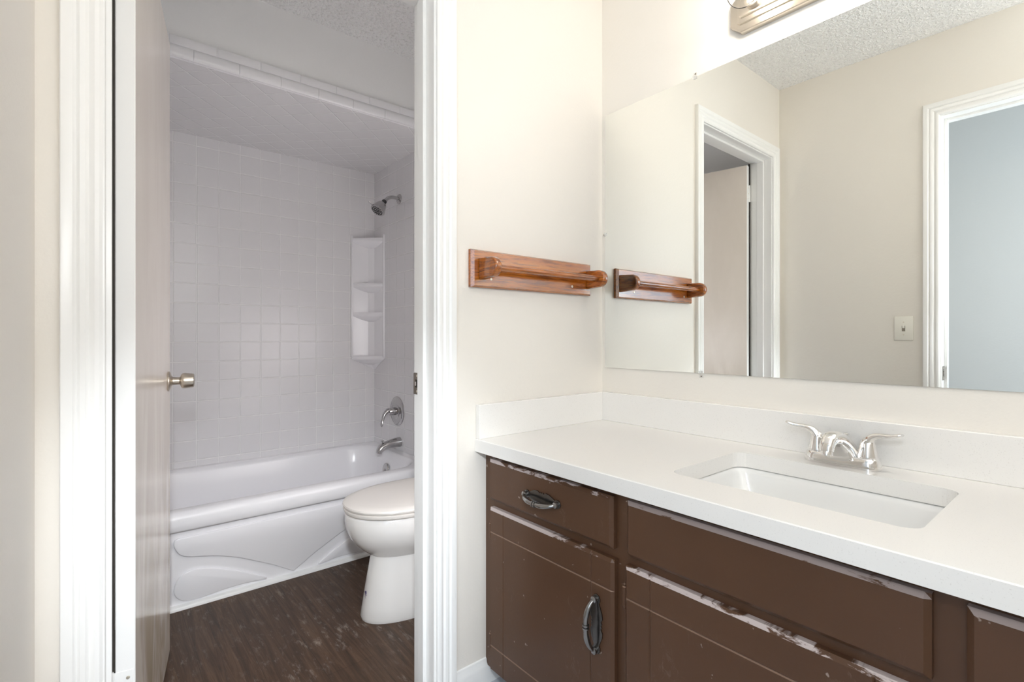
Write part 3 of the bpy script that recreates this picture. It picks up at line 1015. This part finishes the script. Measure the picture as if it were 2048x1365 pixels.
def pull(parent, y, z, vertical, name='handle'):
    """ornate back plate and a bowed bail, on the front face at (y, z)"""
    xf = CF - 0.019
    T = Matrix.Translation((xf, y, z)) @ (Matrix.Rotation(PI / 2, 4, 'X') if vertical else Matrix.Identity(4))
    hl = [(0.000, 0.0135), (0.004, 0.0165), (0.008, 0.0135), (0.016, 0.0180), (0.028, 0.0165), (0.040, 0.0115), (0.049, 0.0075), (0.0535, 0.0105), (0.060, 0.0105), (0.066, 0.0075), (0.0695, 0.0)]
    ol = hl + [(a, -b) for a, b in reversed(hl[1:-1] + [])] + [(0.0, -0.0135)]
    ol += [(-a, -b) for a, b in hl[1:]] + [(-a, b) for a, b in reversed(hl[1:-1])]
    bm = prism(bmesh.new(), ol, 'x', -0.0036, 0.0002, 0.0012, 2)
    bmesh.ops.transform(bm, matrix=T, verts=bm.verts)
    hd = link(name, bm, M['pewter_plate'], parent, label='dark pewter handle')
    bm = bmesh.new()
    # bail: bows out and slightly down from the two posts
    tube(bm, [(-0.003, -0.059, 0), (-0.012, -0.057, -0.001), (-0.022, -0.046, -0.004), (-0.028, -0.028, -0.007), (-0.030, -0.010, -0.008), (-0.030, 0.010, -0.008), (-0.028, 0.028, -0.007), (-0.022, 0.046, -0.004), (-0.012, 0.057, -0.001), (-0.003, 0.059, 0)],
         [0.0052, 0.0046, 0.0056, 0.0066, 0.0056, 0.0056, 0.0066, 0.0056, 0.0046, 0.0052], up=(1, 0, 0), seg=14)
    bmesh.ops.transform(bm, matrix=T, verts=bm.verts)
    link('bail', bm, M['pewter'], hd)
    bm = bmesh.new()
    for yy in (-0.0035, 0.0035):
        lathe(bm, [(0.005, -0.003), (0.0082, -0.0015), (0.0082, 0.0015), (0.005, 0.003)], (-0.030, yy, -0.008), (0, 1, 0), 16)
    bmesh.ops.transform(bm, matrix=T, verts=bm.verts)
    link('bead', bm, M['pewter'], hd)
    for yy in (-0.059, 0.059):
        bm = lathe(bmesh.new(), [(0.0075, 0), (0.0070, 0.004), (0.0085, 0.007), (0.0075, 0.011), (0.004, 0.0135), (0, 0.014)], (-0.003, yy, 0), (-1, 0, 0), 16)
        bmesh.ops.transform(bm, matrix=T, verts=bm.verts)
        link('post', bm, M['pewter'], hd)


def hinge(y, z):
    bm = lathe(bmesh.new(), [(0.001, -0.029), (0.003, -0.027), (0.0035, -0.023), (0.0055, -0.021), (0.0058, 0.0), (0.0055, 0.021), (0.0035, 0.023), (0.003, 0.027), (0.001, 0.029)], (CF - 0.008, y, z), (0, 0, 1), 16)
    box(bm, CF - 0.003, CF - 0.0003, y - 0.003, y + 0.012, z - 0.021, z + 0.021)
    link('hinge', bm, M['cab'], cab)


def drawer(y0, y1, label, handle=True):
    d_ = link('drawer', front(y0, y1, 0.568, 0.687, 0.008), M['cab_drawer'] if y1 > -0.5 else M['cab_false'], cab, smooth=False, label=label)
    if handle:
        pull(d_, (y0 + y1) / 2 - 0.002, 0.627, False)


drawer(-0.501, -0.040, 'brown drawer front with pale chips along its top edge')
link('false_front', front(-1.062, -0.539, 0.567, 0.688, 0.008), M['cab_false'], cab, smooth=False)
drawer(-1.560, -1.099, 'brown drawer front')


def cdoor(y0, y1, hy, label):
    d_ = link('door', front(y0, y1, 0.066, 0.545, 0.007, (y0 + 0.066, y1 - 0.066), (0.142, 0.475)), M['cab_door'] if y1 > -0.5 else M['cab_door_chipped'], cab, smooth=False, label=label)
    left = hy > (y0 + y1) / 2
    pull(d_, y0 + 0.046 if left else y1 - 0.046, 0.384, True)
    for z in (0.472, 0.145):
        hinge(hy, z)


cdoor(-0.504, -0.043, -0.0375, 'brown cabinet door with scored grooves beside the wall')
cdoor(-1.062, -0.535, -0.5285, 'brown cabinet door with chipped top edge below the sink')
cdoor(-1.560, -1.099, -1.5665, 'brown cabinet door at the far end')

# ------------------------------------------------------------------ countertop with sink cut-out
ct = root('countertop', 'white speckled quartz countertop with upstands along both walls', 'countertop', (-0.29, -0.83, 0.705))
ZC, ZB = 0.743, 0.7055
hx0, hx1, hy0, hy1 = -0.458, -0.136, -1.030, -0.582
cx0, cx1, cy0, cy1 = -0.579, -0.001, -1.656, -0.001
bm = bmesh.new()
nseg = 6


def ringout(z, ins=0.0):
    # outer rectangle sampled to pair with the rounded hole ring
    inner = rrect(hx0, hx1, hy0, hy1, z, (0.03,) * 4, nseg)
    out = []
    m_ = (nseg + 1)
    cs = [(cx0 + ins, cy0), (cx1, cy0), (cx1, cy1), (cx0 + ins, cy1)]
    for i in range(4 * m_):
        out.append((cs[i // m_][0], cs[i // m_][1], z))
    return out, inner


inn_t = rrect(hx0, hx1, hy0, hy1, ZC, (0.03,) * 4, nseg)
inn_b = rrect(hx0, hx1, hy0, hy1, ZB, (0.03,) * 4, nseg)
vt = [bm.verts.new(p) for p in inn_t]
vb = [bm.verts.new(p) for p in inn_b]
m_ = nseg + 1
corn = lambda z, i_: [bm.verts.new(c_) for c_ in ((cx0 + i_, cy0, z), (cx1, cy0, z), (cx1, cy1, z), (cx0 + i_, cy1, z))]
ot, om, obm = corn(ZC, 0.002), corn(ZC - 0.002, 0.0), corn(ZB, 0.0)
for ring, outer, flip in ((vt, ot, False), (vb, obm, True)):
    for c in range(4):
        seg = ring[c * m_:(c + 1) * m_]
        for i in range(nseg):
            bm.faces.new((outer[c], seg[i + 1], seg[i]))
        bm.faces.new((outer[c], outer[(c + 1) % 4], ring[((c + 1) * m_) % (4 * m_)], seg[-1]))
for a, b in ((ot, om), (om, obm)):
    for c in range(4):
        bm.faces.new((a[c], a[(c + 1) % 4], b[(c + 1) % 4], b[c]))
for i in range(4 * m_):
    j = (i + 1) % (4 * m_)
    bm.faces.new((vt[i], vt[j], vb[j], vb[i]))
link('slab', fix(bm), M['quartz'], ct, smooth=False)
link('backsplash', bx(-0.020, -0.001, cy0, -0.001, ZC, 0.8455, 0.0015), M['quartz'], ct)
link('side_splash', bx(-0.576, -0.0203, -0.020, -0.001, ZC, 0.8455, 0.0015), M['quartz'], ct)

sk = root('sink', 'white rectangular undermount sink set into the countertop', 'sink', ((hx0 + hx1) / 2, (hy0 + hy1) / 2, 0.6))
rings = []
for ins, z, r in ((-0.022, 0.7048, 0.045), (-0.022, 0.700, 0.045), (-0.020, 0.694, 0.045), (0.004, 0.688, 0.04), (-0.002, 0.7035, 0.04)):
    pass
prof = [(-0.020, 0.690, 0.045), (-0.022, 0.7035, 0.045), (-0.004, 0.7035, 0.036), (0.000, 0.701, 0.034), (0.003, 0.690, 0.036), (0.008, 0.66, 0.045), (0.018, 0.62, 0.055), (0.032, 0.592, 0.065), (0.055, 0.577, 0.07), (0.10, 0.571, 0.05), (0.145, 0.569, 0.012)]
bm = bmesh.new()
loft(bm, [rrect(hx0 + i_, hx1 - i_, hy0 + i_, hy1 - i_, z, (r,) * 4, 8) for i_, z, r in prof], cap0=False)
link('basin', fix(bm), M['sink'], sk, angle=60)
link('drain', lathe(bmesh.new(), [(0.022, 0.0), (0.022, 0.003), (0.016, 0.004), (0.015, 0.002), (0, 0.002)], ((hx0 + hx1) / 2, (hy0 + hy1) / 2, 0.5697), (0, 0, 1), 28), M['chrome'], sk)

# ------------------------------------------------------------------ faucet
FX, FY = -0.078, -0.805
fa = root('faucet', 'chrome two-lever bathroom faucet behind the sink', 'faucet', (FX, FY, ZC))


def stadium(cx_, cy_, hl, hw, z, n=12):
    pts = []
    for k in range(n + 1):
        a = -PI / 2 - PI * k / n + PI
        pts.append((cx_ + hw * math.sin(a) * -1, cy_ + (hl - hw) + hw * math.cos(a), z))
    for k in range(n + 1):
        a = PI / 2 - PI * k / n + PI
        pts.append((cx_ + hw * math.sin(a) * -1, cy_ - (hl - hw) + hw * math.cos(a), z))
    return pts


bm = bmesh.new()
loft(bm, [stadium(FX, FY, hl, hw, z) for hl, hw, z in ((0.080, 0.0265, ZC + 0.0002), (0.080, 0.0265, ZC + 0.004), (0.0785, 0.0255, ZC + 0.015), (0.0765, 0.0240, ZC + 0.022), (0.073, 0.0205, ZC + 0.0255))])
link('base', fix(bm), M['chrome'], fa, angle=40)
# spout: a broad hump rising from the base and arching forward
bm = tube(bmesh.new(), [(FX + 0.002, FY, ZC + 0.012), (FX + 0.000, FY, ZC + 0.030), (FX - 0.014, FY, ZC + 0.052), (FX - 0.044, FY, ZC + 0.068), (FX - 0.075, FY, ZC + 0.069), (FX - 0.092, FY, ZC + 0.058), (FX - 0.096, FY, ZC + 0.045)],
          [(0.046, 0.0235), (0.036, 0.023), (0.026, 0.020), (0.0185, 0.0165), (0.0158, 0.0150), (0.0142, 0.0138), (0.0138, 0.0135)], up=(-0.3, 0, 1), seg=40, pw=2.9)
def web(xf, xb, hw, z, n=40):
    return [((xf + xb) / 2 + (xb - xf) / 2 * sgnpow(math.cos(2 * PI * k / n), 0.5), FY + hw * sgnpow(math.sin(2 * PI * k / n), 0.5), z) for k in range(n)]


loft(bm, [web(FX + a, FX + b_, hw, ZC + z) for a, b_, hw, z in ((-0.0262, 0.020, 0.0400, 0.002), (-0.0255, 0.020, 0.0385, 0.012), (-0.0262, 0.018, 0.0345, 0.022), (-0.0300, 0.012, 0.0275, 0.034), (-0.0380, 0.002, 0.0205, 0.045), (-0.0500, -0.012, 0.0160, 0.054), (-0.0640, -0.030, 0.0130, 0.061))])
fix(bm)
link('spout', bm, M['chrome'], fa, angle=50)
link('aerator', lathe(bmesh.new(), [(0.0118, 0.0), (0.0124, 0.001), (0.0124, 0.010), (0.010, 0.0105), (0.009, 0.007), (0, 0.007)], (FX - 0.0962, FY, ZC + 0.047), (-0.05, 0, -1), 24), M['chrome'], fa)
bm = tube(bmesh.new(), [(FX + 0.028, FY, ZC + 0.02), (FX + 0.028, FY, ZC + 0.066)], [0.0022, 0.0022], smooth=False, up=(1, 0, 0))
lathe(bm, [(0.002, 0), (0.007, 0.002), (0.0075, 0.004), (0.004, 0.0065), (0, 0.007)], (FX + 0.028, FY, ZC + 0.066), (0, 0, 1), 16)
link('lift_rod', bm, M['chrome'], fa)
for s in (1, -1):
    hy = FY + s * 0.0525
    bm = lathe(bmesh.new(), [(0.0205, 0.0255), (0.0205, 0.0285), (0.0195, 0.035), (0.0170, 0.048), (0.0150, 0.058), (0.0125, 0.066), (0.008, 0.071), (0, 0.073)], (FX, hy, ZC), (0, 0, 1), 28)
    hub = link('handle', bm, M['chrome'], fa, angle=50)
    bm = tube(bmesh.new(), [(FX, hy - s * 0.006, ZC + 0.046), (FX - 0.001, hy + s * 0.001, ZC + 0.063), (FX - 0.003, hy + s * 0.012, ZC + 0.075), (FX - 0.006, hy + s * 0.028, ZC + 0.0805), (FX - 0.010, hy + s * 0.048, ZC + 0.083), (FX - 0.013, hy + s * 0.063, ZC + 0.087), (FX - 0.014, hy + s * 0.068, ZC + 0.0885)],
              [(0.013, 0.011), (0.0135, 0.0105), (0.0115, 0.0085), (0.0090, 0.0058), (0.0100, 0.0048), (0.0110, 0.0042), (0.0080, 0.0030)], seg=18)
    link('lever', bm, M['chrome'], hub, angle=50)

# ------------------------------------------------------------------ mirror
MY0, MY1, MZ0, MZ1 = -1.60, -0.0186, 0.935, 1.862
mi = root('mirror', 'large frameless wall mirror above the countertop', 'mirror', (0, (MY0 + MY1) / 2, MZ0))
bm = bx(-0.0055, -0.0005, MY0, MY1, MZ0, MZ1)
for f in bm.faces:
    f.material_index = 0 if f.calc_center_median().x < -0.005 else 1
link('glass', bm, [M['mirror'], M['mirror_edge']], mi, smooth=False)


def clip(y, z, dy, dz):
    """plastic clip at the glass edge, pointing inwards along (dy, dz)"""
    bm = bmesh.new()
    w_ = 0.006
    if dz:
        box(bm, -0.0080, -0.0056, y - w_, y + w_, z, z + dz * 0.007)
        box(bm, -0.0080, -0.0002, y - w_, y + w_, z - dz * 0.0005, z - dz * 0.003)
        box(bm, -0.0030, -0.0002, y - w_, y + w_, z - dz * 0.003, z - dz * 0.015)
        sy, sz = y, z - dz * 0.010
    else:
        box(bm, -0.0080, -0.0056, y, y + dy * 0.007, z - w_, z + w_)
        box(bm, -0.0080, -0.0002, y - dy * 0.0005, y - dy * 0.003, z - w_, z + w_)
        box(bm, -0.0030, -0.0002, y - dy * 0.003, y - dy * 0.012, z - w_, z + w_)
        sy, sz = y - dy * 0.008, z
    c_ = link('mirror_clip', bm, M['clear'], mi, smooth=False)
    link('screw', lathe(bmesh.new(), [(0.0026, 0), (0.0026, 0.0008), (0.0012, 0.0014)], (-0.003, sy, sz), (-1, 0, 0), 12), M['strike'], c_)


clip(-0.38, MZ1, 0, -1)
clip(-1.22, MZ1, 0, -1)
clip(-0.40, MZ0, 0, 1)
clip(-1.24, MZ0, 0, 1)
clip(MY1, 1.424, -1, 0)

# ------------------------------------------------------------------ vanity light bar
LY0, LY1 = -1.109, -0.501
lz = 1.982
vl = root('vanity_light', 'brushed nickel bath bar with clear globe bulbs above the mirror', 'wall light', (0, (LY0 + LY1) / 2, lz))


def octa(ins, hz, ch=0.026):
    y0_, y1_ = LY0 + ins, LY1 - ins
    return [(y0_, lz - hz + ch), (y0_ + ch * 1.15, lz - hz), (y1_ - ch * 1.15, lz - hz), (y1_, lz - hz + ch), (y1_, lz + hz - ch), (y1_ - ch * 1.15, lz + hz), (y0_ + ch * 1.15, lz + hz), (y0_, lz + hz - ch)]


bm = bmesh.new()
steps = [(0.0, 0.057, -0.0005, 0.026), (0.0, 0.057, -0.019, 0.026), (0.0018, 0.0552, -0.0215, 0.0252), (0.024, 0.0395, -0.0245, 0.006), (0.027, 0.0375, -0.0300, 0.005), (0.030, 0.0345, -0.0310, 0.005), (0.033, 0.0265, -0.0325, 0.004), (0.036, 0.0245, -0.0390, 0.004), (0.040, 0.0215, -0.0400, 0.004)]
loft(bm, [[(x_, a, b) for a, b in octa(i_, h_, c_)] for i_, h_, x_, c_ in steps])
link('back_plate', fix(bm), M['nickel'], vl, angle=20)
for k in range(4):
    by = -0.580 - 0.150 * k
    link('socket', lathe(bmesh.new(), [(0.021, 0.039), (0.021, 0.046), (0.0195, 0.0475), (0.0195, 0.052), (0.0205, 0.053), (0.0205, 0.058), (0.0185, 0.060), (0.012, 0.062)], (0, by, lz), (-1, 0, 0), 28), M['nickel'], vl)
    bc = Vector((-0.106, by, lz))
    prof = [(0.012, 0.043), (0.0145, 0.039)]
    Rg = 0.041
    for i in range(2, 25):
        a = 0.33 + (PI - 0.33) * i / 24
        prof.append((Rg * math.sin(a), Rg * math.cos(a)))
    bl = link('bulb', lathe(bmesh.new(), prof, bc, (1, 0, 0), 32), M['bulb_glass'], vl)
    bm = lathe(bmesh.new(), [(0.0035, 0.034), (0.003, 0.012)], bc, (1, 0, 0), 10)
    tube(bm, [bc + Vector((0.012, -0.013, 0)), bc + Vector((-0.002, -0.007, 0.004)), bc + Vector((0.004, 0, 0.0)), bc + Vector((-0.002, 0.007, 0.004)), bc + Vector((0.012, 0.013, 0))], [0.0035] * 5, seg=8)
    link('filament', bm, M['filament'], bl)
    light('bulb_light', 'POINT', bc, BULB_W, BULB_C, shadow_soft_size=0.03)

# ------------------------------------------------------------------ wooden towel bar
tw = root('towel_bar', 'varnished oak towel bar mounted on the wall left of the mirror', 'towel bar', (-0.34, 0, 1.25))
bm = bmesh.new()
x0, x1, z0, z1 = -0.602, -0.078, 1.195, 1.307
rg = []
for ins, y_ in ((0.0, -0.0005), (0.0, -0.011), (0.009, -0.0185)):
    rg.append([(x0 + ins, y_, z0 + ins * 0.5), (x1 - ins, y_, z0 + ins * 0.5), (x1 - ins, y_, z1 - ins * 0.5), (x0 + ins, y_, z1 - ins * 0.5)])
loft(bm, rg)
link('back_board', fix(bm), M['oak'], tw, smooth=False)
for cx_ in (-0.566, -0.098):
    ol = []
    h0, h1 = 0.032, 0.0295
    ol.append((-0.0175, 1.250 + h0))
    yc = -0.072
    for k in range(13):
        a = PI / 2 + PI * k / 12
        ol.append((yc + h1 * math.cos(a), 1.250 + h1 * math.sin(a)))
    ol.append((-0.0175, 1.250 - h0))
    bm = prism(bmesh.new(), ol, 'x', cx_ - 0.0125, cx_ + 0.0125, 0.006, 3)
    link('arm', bm, M['oak_arm'], tw, angle=40)
bm = tube(bmesh.new(), [(-0.554, -0.072, 1.250), (-0.110, -0.072, 1.250)], [0.0095, 0.0095], seg=20, smooth=False)
link('rod', bm, M['oak'], tw)
for sx in (-0.532, -0.180):
    link('screw', lathe(bmesh.new(), [(0.0042, 0), (0.0042, 0.001), (0.002, 0.0016)], (sx, -0.0185, 1.222), (0, -1, 0), 14), M['brass'], tw)

# ------------------------------------------------------------------ light switch by the entrance (seen in the mirror)
sw = root('light_switch', 'ivory toggle light switch beside the entrance, seen in the mirror', 'light switch', (-W, -0.568, 1.088))
link('cover_plate', bx(-W + 0.0002, -W + 0.0045, -0.605, -0.531, 1.030, 1.146, 0.0025, 2), M['switch'], sw)
link('toggle', bx(-W + 0.004, -W + 0.0095, -0.5725, -0.5635, 1.088, 1.104, 0.002, 2), M['switch'], sw)
link('toggle_slot', bx(-W + 0.004, -W + 0.0049, -0.5745, -0.5615, 1.074, 1.100), M['strike'], sw)
for dz in (-0.030, 0.030):
    link('screw', lathe(bmesh.new(), [(0.003, 0), (0.003, 0.0008), (0.0015, 0.0013)], (-W + 0.0045, -0.568, 1.088 + dz), (1, 0, 0), 12), M['brass'], sw)
